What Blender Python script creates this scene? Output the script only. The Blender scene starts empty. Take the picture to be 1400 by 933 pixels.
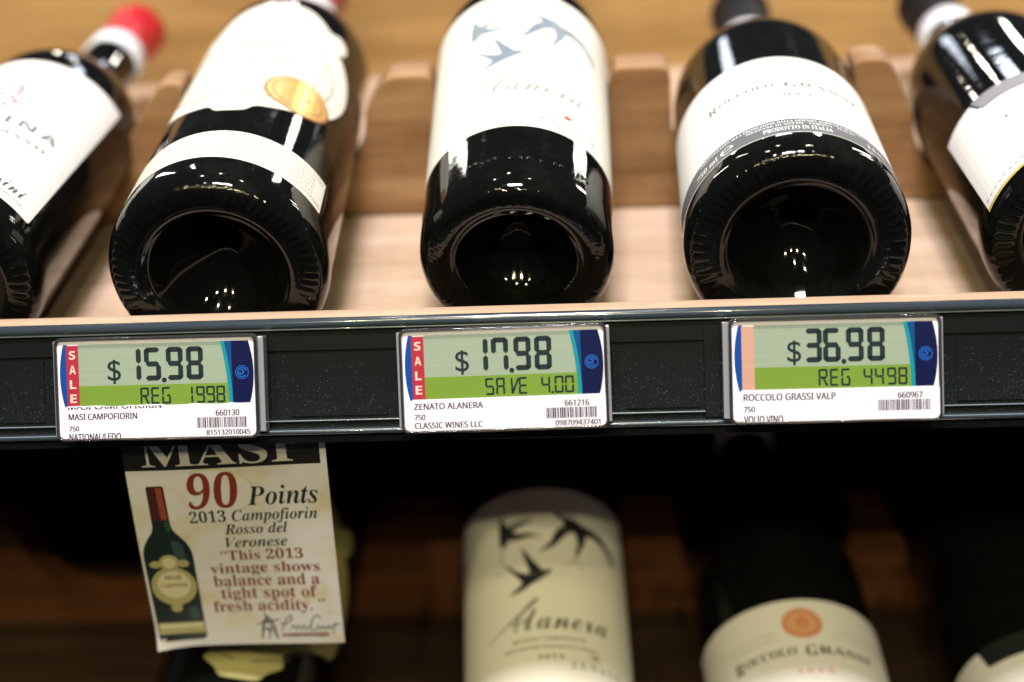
import bpy, bmesh, math, random
from mathutils import Matrix, Vector
random.seed(7)
S = bpy.context.scene
COL = S.collection
K = 0.001            # everything below is written in millimetres
R = math.radians

# ------------------------------------------------------------------ camera
cam_d = bpy.data.cameras.new('camera'); cam = bpy.data.objects.new('camera', cam_d); COL.objects.link(cam)
cam_d.lens = 50.0; cam_d.sensor_width = 36.0; cam_d.clip_start = 0.02; cam_d.clip_end = 50
right = Vector((0.9984, 0.0302, -0.0480)).normalized()
fwd = Vector((-0.0501, 0.8651, -0.4983)).normalized()
up = right.cross(fwd).normalized(); right = fwd.cross(up).normalized()
cam.matrix_world = Matrix(((right.x, up.x, -fwd.x, 28.178 * K), (right.y, up.y, -fwd.y, -485.91 * K),
                           (right.z, up.z, -fwd.z, 280.967 * K), (0, 0, 0, 1)))
cam_d.dof.use_dof = True; cam_d.dof.focus_distance = 0.537; cam_d.dof.aperture_fstop = 3.1
cam_d.dof.aperture_blades = 0
S.camera = cam

# ------------------------------------------------------------------ world and lamps (shop ceiling)
W = bpy.data.worlds.new('World'); S.world = W; W.use_nodes = True
bg = W.node_tree.nodes['Background']; bg.inputs[0].default_value = (0.75, 0.80, 1.0, 1); bg.inputs[1].default_value = 0.05

def lamp(name, loc, target, sx, sy, power, color, shape='RECTANGLE', roll=0):
    l = bpy.data.lights.new(name, 'AREA'); l.shape = shape; l.size = sx; l.size_y = sy
    l.energy = power; l.color = color
    o = bpy.data.objects.new(name, l); COL.objects.link(o); o.location = loc
    q = (Vector(target) - Vector(loc)).to_track_quat('-Z', 'Y')
    o.rotation_euler = q.to_euler()
    if roll: o.rotation_euler.rotate_axis('Z', R(roll))
    return o
lamp('ceiling_panel_lamp', (0.0, -0.31, 1.88), (0, 0.08, 0), 0.44, 0.26, 58, (1.0, 0.955, 0.985))
for x, y, z, p in ((-0.9, -1.5, 1.75, 9.2), (-0.3, -1.7, 1.85, 10.4), (0.35, -1.65, 1.8, 10.0), (0.95, -1.45, 1.75, 8.6), (0.1, -1.25, 1.95, 8.4), (-0.6, -1.1, 1.95, 6.2)):
    lamp('aisle_spot_lamp', (x, y, z), (0, 0, -0.1), 0.055, 0.055, p * .93, (1.0, 0.88, 0.50), 'DISK')
def polar(az, el, d): return (d * math.sin(R(az)) * math.cos(R(el)), d * math.cos(R(az)) * math.cos(R(el)), d * math.sin(R(el)))
for az, el, ln, w, p in ((-34, 17, 0.75, 0.035, 5.5), (35, 13, 0.55, 0.03, 4.5), (19, 21, 0.22, 0.05, 3.4), (41, 16, 0.4, 0.03, 3.0), (-25, 30, 0.4, 0.03, 2.0)):
    lamp('track_lamp', polar(az, el, 2.6), (0, 0, 0.06), w, ln, p, (1.0, 0.96, 0.84))
lamp('far_panel_lamp', polar(-10, 16, 2.6), (0, 0, 0.06), 0.16, 0.24, 1.2, (0.80, 0.88, 1.0))
lamp('far_panel_lamp', polar(4, 26, 2.6), (0, 0, 0.06), 0.30, 0.10, 2.0, (0.80, 0.88, 1.0))
for az, el in ((-17, 15), (18, 21), (-5, 23)):
    lamp('spot_lamp', polar(az, el, 2.6), (0, 0, 0.06), 0.05, 0.05, 1.3, (1.0, 0.93, 0.75), 'DISK')
for x, y, z in ((-0.55, 0.75, 1.9), (0.45, 0.7, 1.9), (-0.2, 1.35, 2.0)):
    lamp('spot_lamp', (x, y, z), (0, 0, 0), 0.07, 0.07, 2.0, (1.0, 0.93, 0.75), 'DISK')

S.view_settings.view_transform = 'Standard'; S.view_settings.look = 'None'
S.view_settings.exposure = 0.0; S.view_settings.gamma = 1.0
S.cycles.use_denoising = True; S.cycles.max_bounces = 8; S.cycles.caustics_reflective = False; S.cycles.caustics_refractive = False

# ------------------------------------------------------------------ materials
def mat(name, col, rough=0.5, spec=0.5, trans=0.0, coat=0.0, metal=0.0, ior=1.5):
    m = bpy.data.materials.new(name); m.use_nodes = True
    b = m.node_tree.nodes['Principled BSDF']
    b.inputs['Base Color'].default_value = (*col, 1); b.inputs['Roughness'].default_value = rough
    b.inputs['Specular IOR Level'].default_value = spec; b.inputs['Transmission Weight'].default_value = trans
    b.inputs['Coat Weight'].default_value = coat; b.inputs['Coat Roughness'].default_value = 0.06
    b.inputs['Metallic'].default_value = metal; b.inputs['IOR'].default_value = ior
    return m
def N(m, t, **kw):
    n = m.node_tree.nodes.new(t)
    for k, v in kw.items(): setattr(n, k, v)
    return n
def L(m, a, b): m.node_tree.links.new(a, b)
def coords(m, scale=(1, 1, 1), rot=(0, 0, 0)):
    tc = N(m, 'ShaderNodeTexCoord'); mp = N(m, 'ShaderNodeMapping')
    mp.inputs['Scale'].default_value = scale; mp.inputs['Rotation'].default_value = rot
    L(m, tc.outputs['Object'], mp.inputs['Vector']); return mp.outputs['Vector']
def noise(m, vec, scale, detail=4, rough=0.55):
    n = N(m, 'ShaderNodeTexNoise'); n.inputs['Scale'].default_value = scale
    n.inputs['Detail'].default_value = detail; n.inputs['Roughness'].default_value = rough
    L(m, vec, n.inputs['Vector']); return n.outputs['Fac']
def ramp(m, fac, stops):
    r = N(m, 'ShaderNodeValToRGB'); e = r.color_ramp.elements
    e[0].position, e[0].color = stops[0][0], (*stops[0][1], 1)
    e[1].position, e[1].color = stops[-1][0], (*stops[-1][1], 1)
    for p, c in stops[1:-1]:
        x = e.new(p); x.color = (*c, 1)
    L(m, fac, r.inputs['Fac']); return r.outputs['Color']
def bump(m, fac, strength, dist):
    b = N(m, 'ShaderNodeBump'); b.inputs['Strength'].default_value = strength; b.inputs['Distance'].default_value = dist
    L(m, fac, b.inputs['Height']); L(m, b.outputs['Normal'], m.node_tree.nodes['Principled BSDF'].inputs['Normal'])
def bsdf(m): return m.node_tree.nodes['Principled BSDF']

def wood(name, dark, mid, light, axis='X', rough=0.45, fine=1.0):
    m = mat(name, mid, rough, 0.35)
    sc = {'X': (2.2, 26, 26), 'Z': (26, 26, 2.2)}[axis]
    v = coords(m, sc)
    big = noise(m, v, 2.4 * fine, 5, 0.6)
    c = ramp(m, big, [(0.30, dark), (0.52, mid), (0.72, light)])
    v2 = coords(m, tuple(s * 5 for s in sc)); f = noise(m, v2, 4.0, 3, 0.7)
    mx = N(m, 'ShaderNodeMix', data_type='RGBA', blend_type='MULTIPLY'); mx.inputs['Factor'].default_value = 0.35
    L(m, c, mx.inputs[6]); L(m, ramp(m, f, [(0.35, (0.62, 0.58, 0.54)), (0.65, (1, 1, 1))]), mx.inputs[7])
    L(m, mx.outputs[2], bsdf(m).inputs['Base Color'])
    bump(m, f, 0.15, 0.0006)
    return m
M = {}
M['wood_floor'] = wood('beech_shelf_wood', (0.46, 0.33, 0.225), (0.56, 0.415, 0.31), (0.62, 0.475, 0.37), 'X', 0.38)
M['wood_lip'] = wood('beech_lip_wood', (0.44, 0.31, 0.215), (0.52, 0.375, 0.27), (0.58, 0.43, 0.32), 'X', 0.5)
M['wood_back'] = wood('golden_back_wood', (0.33, 0.20, 0.075), (0.47, 0.30, 0.125), (0.56, 0.38, 0.17), 'X', 0.5, 0.7)
M['wood_cradle'] = wood('cradle_wood', (0.23, 0.115, 0.05), (0.34, 0.19, 0.09), (0.45, 0.28, 0.145), 'X', 0.45, 1.2)
M['wood_shade'] = wood('shade_darkened_shelf_wood', (0.022, 0.011, 0.006), (0.034, 0.017, 0.009), (0.046, 0.023, 0.012), 'X', 0.5)  # shade on the lower board is put into this wood colour
M['wood_cradle_dim'] = wood('dimmed_cradle_wood', (0.085, 0.033, 0.013), (0.145, 0.055, 0.021), (0.20, 0.08, 0.033), 'X', 0.42)  # cradle wood copy, darkened and reddened for the dim lower tier

M['dark_back'] = wood('shade_dark_back', (0.010, 0.008, 0.006), (0.016, 0.012, 0.009), (0.022, 0.016, 0.011), 'X', 0.6)  # near-black colour carries the shade under the upper shelf
g = mat('dark_bottle_glass', (0.0035, 0.0045, 0.003), 0.035, 0.36, ior=1.5); M['glass'] = g
L(g, ramp(g, noise(g, coords(g, (1, 1, 1)), 70, 5, 0.75), [(0.50, (0.003, 0.0035, 0.003)), (0.74, (0.0075, 0.008, 0.007))]), bsdf(g).inputs['Base Color'])
gv = coords(g, (1, 1, 1)); gn = noise(g, gv, 90, 3, 0.5); bump(g, gn, 0.06, 0.0009)
rv = noise(g, coords(g, (1, 1, 1)), 260, 4, 0.7)
mr = N(g, 'ShaderNodeMapRange'); mr.inputs[1].default_value = 0.45; mr.inputs[2].default_value = 0.8; mr.inputs[3].default_value = 0.03; mr.inputs[4].default_value = 0.12
L(g, rv, mr.inputs[0]); L(g, mr.outputs[0], bsdf(g).inputs['Roughness'])

def paper(name, col, rough=0.55, var=0.06):
    m = mat(name, col, rough, 0.35)
    f = noise(m, coords(m), 900, 3, 0.6)
    lo = tuple(c * (1 - var) for c in col)
    L(m, ramp(m, f, [(0.3, lo), (0.7, col)]), bsdf(m).inputs['Base Color'])
    bump(m, f, 0.12, 0.0002)
    return m
M['paper_white'] = paper('white_label_paper', (0.80, 0.79, 0.78))
M['paper_ivory'] = paper('ivory_label_paper', (0.80, 0.78, 0.70))
M['paper_cream'] = paper('dimmed_cream_label_paper', (0.44, 0.40, 0.17))
M['paper_grey'] = paper('grey_label_strip', (0.115, 0.12, 0.14))
M['paper_lilac'] = paper('grey_lilac_label_strip', (0.24, 0.24, 0.28))
M['ticket'] = paper('price_ticket_paper', (0.70, 0.685, 0.80), 0.5, 0.03)
M['ink'] = mat('black_ink', (0.012, 0.014, 0.016), 0.5)
M['ink_soft'] = mat('charcoal_ink', (0.045, 0.05, 0.055), 0.5)
M['ink_script'] = mat('grey_green_ink', (0.085, 0.085, 0.055), 0.4); M['ink_mid'] = mat('mid_grey_ink', (0.30, 0.305, 0.31), 0.4); M['ink_olive'] = mat('olive_gold_ink', (0.33, 0.27, 0.10), 0.4)
M['ink_glare_wash'] = mat('glare_washed_ink', (0.17, 0.22, 0.29), 0.35)  # swallow ink lightened to imitate glare washing it out
M['ink_grey'] = mat('silver_grey_ink', (0.40, 0.40, 0.40), 0.4)
M['ink_pale'] = mat('glare_paled_ink', (0.085, 0.08, 0.075), 0.4)  # upper label print, lightened to imitate glare
M['ink_tan'] = mat('tan_ink', (0.36, 0.32, 0.19), 0.5)
M['ink_violet'] = mat('violet_black_print', (0.022, 0.012, 0.038), 0.6, 0.2)
M['ink_orn'] = mat('sepia_ornament_ink', (0.085, 0.065, 0.04), 0.5)
M['ink_red'] = mat('red_ink', (0.42, 0.05, 0.035), 0.5)
M['ink_pink'] = mat('pink_ink', (0.78, 0.20, 0.27), 0.5)
M['ink_white'] = mat('white_ink', (0.72, 0.74, 0.76), 0.5)
M['ink_teal'] = mat('slate_teal_ink', (0.05, 0.11, 0.14), 0.5)
M['seal'] = mat('salmon_seal', (0.66, 0.19, 0.085), 0.5)
M['seal_pale'] = mat('pale_salmon_seal', (0.72, 0.38, 0.20), 0.5)
M['seal_faint'] = mat('glare_paled_seal_rim', (0.74, 0.60, 0.50), 0.4); M['seal_faint2'] = mat('glare_paled_seal_face', (0.78, 0.69, 0.62), 0.4)  # salmon seal paled to imitate glare on the upper label
M['gold'] = mat('gold_medal_foil', (0.78, 0.50, 0.16), 0.32, metal=0.55)
M['gold_rim'] = mat('copper_medal_rim', (0.45, 0.17, 0.06), 0.35, metal=0.5)
M['yellow'] = mat('yellow_gold_border', (0.52, 0.40, 0.08), 0.4)
M['cap_red'] = mat('red_capsule_foil', (0.46, 0.010, 0.022), 0.4, coat=0.15)
M['cap_black'] = mat('black_capsule_foil', (0.006, 0.006, 0.010), 0.55, 0.15)
M['cap_wine'] = mat('wine_red_capsule_foil', (0.22, 0.02, 0.02), 0.35, coat=0.3)
M['band'] = mat('white_neck_glare', (0.74, 0.77, 0.86), 0.4)  # white colour stands in for the neck's reflection

b = mat('black_rail_plastic', (0.012, 0.014, 0.015), 0.32, 0.16); M['rail'] = b
cv = coords(b, (1, 1, 1)); vo = N(b, 'ShaderNodeTexVoronoi', feature='F1'); vo.inputs['Scale'].default_value = 1900
L(b, cv, vo.inputs['Vector'])
sepc = N(b, 'ShaderNodeSeparateColor'); L(b, vo.outputs['Color'], sepc.inputs[0])
patch = noise(b, coords(b, (9, 9, 30)), 1.6, 3, 0.6)
sepz = N(b, 'ShaderNodeSeparateXYZ'); L(b, cv, sepz.inputs[0])
zr = N(b, 'ShaderNodeMapRange'); zr.inputs[1].default_value = 0.012; zr.inputs[2].default_value = -0.010; zr.inputs[3].default_value = 0.0; zr.inputs[4].default_value = 0.62
L(b, sepz.outputs['Z'], zr.inputs[0])
th = N(b, 'ShaderNodeMath', operation='MULTIPLY'); L(b, patch, th.inputs[0]); L(b, zr.outputs[0], th.inputs[1])
lt = N(b, 'ShaderNodeMath', operation='LESS_THAN'); L(b, sepc.outputs[0], lt.inputs[0]); L(b, th.outputs[0], lt.inputs[1])
ds = N(b, 'ShaderNodeMath', operation='LESS_THAN'); L(b, vo.outputs['Distance'], ds.inputs[0]); ds.inputs[1].default_value = 0.21
an = N(b, 'ShaderNodeMath', operation='MULTIPLY'); L(b, lt.outputs[0], an.inputs[0]); L(b, ds.outputs[0], an.inputs[1])
film = N(b, 'ShaderNodeMath', operation='MULTIPLY_ADD'); L(b, th.outputs[0], film.inputs[0]); film.inputs[1].default_value = 0.06; film.inputs[2].default_value = 0
tot = N(b, 'ShaderNodeMath', operation='MAXIMUM'); L(b, an.outputs[0], tot.inputs[0]); L(b, film.outputs[0], tot.inputs[1])
cm = N(b, 'ShaderNodeMix', data_type='RGBA'); L(b, tot.outputs[0], cm.inputs['Factor'])
cm.inputs[6].default_value = (0.006, 0.0075, 0.008, 1); cm.inputs[7].default_value = (0.105, 0.165, 0.18, 1)
L(b, cm.outputs[2], bsdf(b).inputs['Base Color'])
M['rail_bead'] = mat('rail_bead_plastic', (0.035, 0.050, 0.068), 0.20, 0.9, coat=1.0)  # bead colour lightened bluish for the ceiling's reflection
M['rail_line'] = mat('highlight_rail_ridge', (0.20, 0.25, 0.29), 0.22, 0.9, coat=1.0)  # pale colour draws the bright highlight lines along the rail
M['strip'] = b
M['clear'] = mat('clear_tag_plastic', (0.97, 0.96, 1.0), 0.03, 0.6, trans=0.97, ior=1.49); M['milky'] = mat('scuffed_clear_plastic', (0.62, 0.64, 0.74), 0.12, 0.6, trans=0.62, ior=1.49)
M['tag_white'] = mat('white_tag_plastic', (0.72, 0.70, 0.82), 0.35, coat=0.5)
def lcd(name, col):
    m = mat(name, col, 0.35, 0.35, coat=0.12)
    f = noise(m, coords(m, (1, 40, 1)), 30, 4, 0.6)
    L(m, ramp(m, f, [(0.3, tuple(c * 0.93 for c in col)), (0.7, col)]), bsdf(m).inputs['Base Color']); return m
M['lcd'] = lcd('grey_green_lcd', (0.27, 0.335, 0.265))
M['lcd_shade'] = lcd('lcd_upper_edge_shade', (0.20, 0.25, 0.20))
M['lcd_green'] = lcd('lime_green_lcd_band', (0.15, 0.26, 0.035))
M['lcd_pink'] = lcd('faded_pink_strip', (0.50, 0.29, 0.235))
M['lcd_red'] = lcd('red_sale_strip', (0.36, 0.022, 0.045))
M['navy'] = mat('navy_panel', (0.003, 0.006, 0.05), 0.25, coat=0.1)
M['blue'] = mat('blue_edge', (0.006, 0.055, 0.28), 0.25, coat=0.1)
M['blue_mid'] = mat('mid_blue_stripe', (0.004, 0.06, 0.20), 0.25, coat=0.1)
M['teal'] = mat('teal_stripe', (0.01, 0.22, 0.28), 0.25, coat=0.1)
M['emblem'] = mat('bright_blue_emblem', (0.010, 0.10, 0.42), 0.25, coat=0.1)
M['lcd_ink'] = mat('lcd_segment', (0.008, 0.020, 0.026), 0.5, 0.2)
M['sale_ink'] = mat('sale_lettering', (0.74, 0.52, 0.46), 0.4)

# card with faded vineyard tint
c = mat('shelf_card_paper', (0.6, 0.56, 0.48), 0.4, 0.4); M['card'] = c
f1 = noise(c, coords(c, (1, 1, 1)), 42, 5, 0.62)
L(c, ramp(c, f1, [(0.30, (0.58, 0.53, 0.32)), (0.40, (0.69, 0.62, 0.48)), (0.50, (0.72, 0.70, 0.70)), (0.7, (0.75, 0.74, 0.79))]), bsdf(c).inputs['Base Color'])
M['card_head'] = mat('card_black_print', (0.012, 0.012, 0.011), 0.35)
M['card_letter'] = mat('card_heading_letter', (0.60, 0.58, 0.54), 0.4)
M['card_red'] = mat('card_brick_red', (0.22, 0.032, 0.016), 0.4)
M['card_ink'] = mat('card_dark_green_ink', (0.016, 0.026, 0.018), 0.4)
M['card_bottle'] = mat('card_bottle_print', (0.010, 0.022, 0.018), 0.35)
M['card_sheen'] = mat('card_bottle_sheen', (0.035, 0.075, 0.062), 0.35)
M['card_cap'] = mat('card_capsule_print', (0.07, 0.018, 0.012), 0.35)
M['card_cap_lit'] = mat('card_capsule_sheen', (0.30, 0.065, 0.035), 0.35)
M['card_olive'] = mat('card_olive_label', (0.42, 0.38, 0.16), 0.4)
M['card_olive_l'] = mat('card_pale_olive', (0.66, 0.61, 0.38), 0.4)
M['card_lime'] = mat('card_lime_tint', (0.64, 0.64, 0.38), 0.4)

# ------------------------------------------------------------------ object helpers
def link(name, me, m=None, parent=None):
    o = bpy.data.objects.new(name, me); COL.objects.link(o)
    if m and me is not None and not me.materials: me.materials.append(M[m] if isinstance(m, str) else m)
    if parent: o.parent = parent
    return o
def build(name, bm, m, parent=None, smooth=False, scale=K):
    bmesh.ops.scale(bm, vec=(scale,) * 3, verts=bm.verts)
    me = bpy.data.meshes.new(name); bm.to_mesh(me); bm.free()
    if smooth:
        for p in me.polygons: p.use_smooth = True
    return link(name, me, m, parent)
def thing(name, label, cat, matrix=None, group=None):
    o = bpy.data.objects.new(name, None); COL.objects.link(o); o.empty_display_size = 0.02
    if matrix is not None: o.matrix_world = matrix
    o['label'] = label; o['category'] = cat
    if group: o['group'] = group
    return o
def bevel(bm, w, seg=2):
    bmesh.ops.bevel(bm, geom=list(bm.edges), offset=w, segments=seg, profile=0.6, affect='EDGES', clamp_overlap=True)
def box_bm(x0, x1, y0, y1, z0, z1, bv=0):
    bm = bmesh.new(); bmesh.ops.create_cube(bm, size=1)
    for v in bm.verts: v.co = Vector((x0 + (v.co.x + .5) * (x1 - x0), y0 + (v.co.y + .5) * (y1 - y0), z0 + (v.co.z + .5) * (z1 - z0)))
    if bv: bevel(bm, bv)
    return bm
def poly_bm(polys):
    """flat polygons in the xy plane"""
    bm = bmesh.new()
    for p in polys:
        vs = [bm.verts.new((x, y, 0)) for x, y in p]
        try: bm.faces.new(vs)
        except ValueError: pass
    bmesh.ops.triangulate(bm, faces=bm.faces[:])
    return bm
def rounded(pts, r, n=5):
    out = []
    m = len(pts)
    for i, p in enumerate(pts):
        ri = r[i] if isinstance(r, (list, tuple)) else r
        if ri <= 0: out.append(p); continue
        a = Vector(pts[i - 1]) - Vector(p); c = Vector(pts[(i + 1) % m]) - Vector(p); P = Vector(p)
        ra = min(ri, a.length * .49, c.length * .49)
        A = P + a.normalized() * ra; C = P + c.normalized() * ra
        for k in range(n + 1):
            t = k / n; q = A * (1 - t) ** 2 + P * 2 * t * (1 - t) + C * t * t
            out.append((q.x, q.y))
    return out
def rect(x0, y0, x1, y1): return [(x0, y0), (x1, y0), (x1, y1), (x0, y1)]
def ell(cx, cy, rx, ry, n=32, a0=0, a1=360):
    return [(cx + rx * math.cos(R(a0 + (a1 - a0) * i / n)), cy + ry * math.sin(R(a0 + (a1 - a0) * i / n))) for i in range(n if a1 - a0 == 360 else n + 1)]
def ring_polys(cx, cy, rx, ry, w, n=28, a0=0, a1=360):
    out = []
    for i in range(n):
        a = R(a0 + (a1 - a0) * i / n); b_ = R(a0 + (a1 - a0) * (i + 1) / n)
        out.append([(cx + rx * math.cos(a), cy + ry * math.sin(a)), (cx + rx * math.cos(b_), cy + ry * math.sin(b_)),
                    (cx + (rx - w) * math.cos(b_), cy + (ry - w) * math.sin(b_)), (cx + (rx - w) * math.cos(a), cy + (ry - w) * math.sin(a))])
    return out
def stroke(pts, w0, w1=None, n=1):
    """ribbon polygons along a polyline, tapering w0 -> w1"""
    w1 = w0 if w1 is None else w1; out = []; m = len(pts) - 1
    for i in range(m):
        a = Vector(pts[i]); c = Vector(pts[i + 1]); d = (c - a)
        if d.length < 1e-6: continue
        nrm = Vector((-d.y, d.x)).normalized(); e = d.normalized()
        wa = (w0 + (w1 - w0) * i / m) / 2; wb = (w0 + (w1 - w0) * (i + 1) / m) / 2
        a = a - e * wa * .3; c = c + e * wb * .3
        out.append([tuple(a + nrm * wa), tuple(a - nrm * wa), tuple(c - nrm * wb), tuple(c + nrm * wb)])
    return out
def spline(pts, n=8):
    out = []; P = [Vector(p) for p in pts]; P = [P[0]] + P + [P[-1]]
    for i in range(1, len(P) - 2):
        for k in range(n):
            t = k / n
            q = 0.5 * ((2 * P[i]) + (P[i + 1] - P[i - 1]) * t + (2 * P[i - 1] - 5 * P[i] + 4 * P[i + 1] - P[i + 2]) * t * t + (3 * P[i] - P[i - 1] - 3 * P[i + 1] + P[i + 2]) * t ** 3)
            out.append((q.x, q.y))
    out.append(tuple(P[-1])); return out

STY = {'serif': (0x1D400, 0x1D41A, 0x1D7CE), 'serif_it': (0x1D468, 0x1D482, 0x1D7CE), 'thin_it': (0x1D434, 0x1D44E, None),
       'script': (0x1D4D0, 0x1D4EA, None), 'sans': (0x1D5A0, 0x1D5BA, 0x1D7E2), 'sans_b': (0x1D5D4, 0x1D5EE, 0x1D7EC), 'plain': (None, None, None)}
def styled(t, sty):
    U, Lo, D = STY[sty]; r = ''
    for ch in t:
        if U and 'A' <= ch <= 'Z': r += chr(U + ord(ch) - 65)
        elif Lo and 'a' <= ch <= 'z': r += '\u210e' if (sty == 'thin_it' and ch == 'h') else chr(Lo + ord(ch) - 97)
        elif D and ch.isdigit(): r += chr(D + ord(ch) - 48)
        else: r += ch
    return r
def text_bm(t, sty, x0, y0, x1, y1, shear=0.0, spacing=1.0, keep=False, bold=0.0):
    """letters as flat faces, fitted into the box x0..x1, y0..y1"""
    cu = bpy.data.curves.new('lettering', 'FONT'); cu.body = styled(t, sty); cu.size = 1; cu.resolution_u = 3
    cu.space_character = spacing; cu.shear = shear; cu.offset = bold
    o = bpy.data.objects.new('lettering', cu); COL.objects.link(o)
    dg = bpy.context.evaluated_depsgraph_get(); me = bpy.data.meshes.new_from_object(o.evaluated_get(dg))
    bpy.data.objects.remove(o); bpy.data.curves.remove(cu)
    bm = bmesh.new(); bm.from_mesh(me)
    bpy.data.meshes.remove(me)
    xs = [v.co.x for v in bm.verts]; ys = [v.co.y for v in bm.verts]
    a, c, d, e = min(xs), max(xs), min(ys), max(ys)
    sx = (x1 - x0) / (c - a); sy = (y1 - y0) / (e - d)
    if keep: sx = min(sx, sy); sy = sx
    for v in bm.verts: v.co = Vector((x0 + (v.co.x - a) * sx, y0 + (v.co.y - d) * sy, 0))
    return bm
def join(*bms):
    out = bmesh.new()
    for x in bms:
        me = bpy.data.meshes.new('tmp'); x.to_mesh(me); x.free(); out.from_mesh(me); bpy.data.meshes.remove(me)
    return out
def shift(bm, fn):
    for v in bm.verts:
        x, y = fn(v.co.x, v.co.y); v.co.x, v.co.y = x, y
    return bm
def cut(bm, step, axis=0):
    lo = min(v.co[axis] for v in bm.verts); hi = max(v.co[axis] for v in bm.verts)
    k = math.ceil(lo / step + 1e-6)
    while k * step < hi - 1e-6:
        p = [0, 0, 0]; n = [0, 0, 0]; p[axis] = k * step; n[axis] = 1
        bmesh.ops.bisect_plane(bm, geom=bm.verts[:] + bm.edges[:] + bm.faces[:], plane_co=p, plane_no=n, dist=1e-5); k += 1
    return bm
def clip(bm, axis, val, keep_above=True):
    p = [0, 0, 0]; n = [0, 0, 0]; p[axis] = val; n[axis] = 1
    bmesh.ops.bisect_plane(bm, geom=bm.verts[:] + bm.edges[:] + bm.faces[:], plane_co=p, plane_no=n, clear_inner=keep_above, clear_outer=not keep_above, dist=1e-5)
    return bm
def thick_flat(bm, z, depth):
    """give flat xy shape a thickness, front at z"""
    for f in bm.faces:
        if f.normal.z < 0: f.normal_flip()
    bm.normal_update()
    r = bmesh.ops.extrude_face_region(bm, geom=bm.faces[:])
    vs = [g_ for g_ in r['geom'] if isinstance(g_, bmesh.types.BMVert)]
    old = [v for v in bm.verts if v not in set(vs)]
    for v in vs: v.co.z = z
    for v in old: v.co.z = z - depth
    bmesh.ops.recalc_face_normals(bm, faces=bm.faces[:])
    return bm
def flat(name, bm, m, parent, z, depth=0.12):
    return build(name, thick_flat(bm, z, depth), m, parent)

# ------------------------------------------------------------------ the rack
XL, XR = -520, 520
FLOOR = -5.3
rack = thing('wine_rack', 'pale beech wine rack with notched cradle boards and a black price rail', 'wine rack', Matrix.Translation((0, 0, 0)))
build('shelf_board', box_bm(XL, XR, -11.5, 334, -22, FLOOR, 0.6), 'wood_floor', rack)
lip = box_bm(XL, XR, -19.6, -11.6, -20, 23.8, 0.9); build('shelf_lip', lip, 'wood_lip', rack, True)
build('back_panel', box_bm(XL, XR, 334.5, 346, -21, 84, 0.8), 'wood_back', rack)
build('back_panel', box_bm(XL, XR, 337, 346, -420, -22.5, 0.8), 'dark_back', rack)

def cradle(name, notches, teeth, ztop, zbot, y0, y1, m, minz, rr=6):
    """notches: (x, z, r); teeth: (left, right) tops between them; outline in x,z extruded along y"""
    pts = [(XL, zbot), (XL, ztop)]
    rad = [0, 0]
    for i, (cx, cz, r) in enumerate(notches):
        l = teeth[i][1]; rgt = teeth[i + 1][0]
        pts.append((l, ztop)); rad.append(rr)
        n = 22
        for k in range(n + 1):
            a = math.pi + math.pi * k / n
            pts.append((cx + r * math.cos(a), max(minz, cz + r * math.sin(a)))); rad.append(0)
        pts.append((rgt, ztop)); rad.append(rr)
    pts += [(XR, ztop), (XR, zbot)]; rad += [0, 0]
    P = rounded(pts, rad, 5)
    bm = bmesh.new(); vs = [bm.verts.new((x, y0, z)) for x, z in P]; f = bm.faces.new(vs)
    r_ = bmesh.ops.extrude_face_region(bm, geom=[f])
    for v in r_['geom']:
        if isinstance(v, bmesh.types.BMVert): v.co.y = y1
    bmesh.ops.recalc_face_normals(bm, faces=bm.faces[:])
    ed = [e for e in bm.edges if abs(e.verts[0].co.y - e.verts[1].co.y) < 1e-6]
    bmesh.ops.bevel(bm, geom=ed, offset=1.0, segments=2, affect='EDGES', profile=0.6)
    return build(name, bm, m, rack)
cradle('cradle_board', [(-336, 37, 42), (-225.5, 38, 42), (-112, 47.3, 42), (3.2, 58.5, 40.5), (113.9, 40.4, 42.5), (222.5, 37.7, 40.8), (334, 37, 42)],
       [(-400, -392), (-286, -276), (-164, -153), (-59, -39), (45.5, 70.5), (152, 169), (276, 287), (390, 400)], 64.5, FLOOR, 135, 155, 'wood_cradle', FLOOR + .6)
# lower tier, tipped up towards the back
lt_ = bmesh.new(); bmesh.ops.create_cube(lt_, size=1)
def lower_z(y): return -249.5 + 0.139 * (y + 77)
for v in lt_.verts:
    y = -100 if v.co.y < 0 else 334; v.co = Vector((XL if v.co.x < 0 else XR, y, lower_z(y) - (0 if v.co.z > 0 else 16)))
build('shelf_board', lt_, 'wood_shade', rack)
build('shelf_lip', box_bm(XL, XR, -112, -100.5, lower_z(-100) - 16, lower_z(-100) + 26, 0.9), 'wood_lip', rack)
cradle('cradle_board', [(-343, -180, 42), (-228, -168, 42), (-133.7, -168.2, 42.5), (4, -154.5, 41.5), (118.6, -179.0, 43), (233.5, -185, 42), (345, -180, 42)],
       [(-400, -392), (-290, -276), (-190, -178), (-74, -38), (46, 72), (160, 179), (280, 292), (395, 405)], -161, lower_z(100) - 2, 100, 117, 'wood_cradle_dim', -212)

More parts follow.
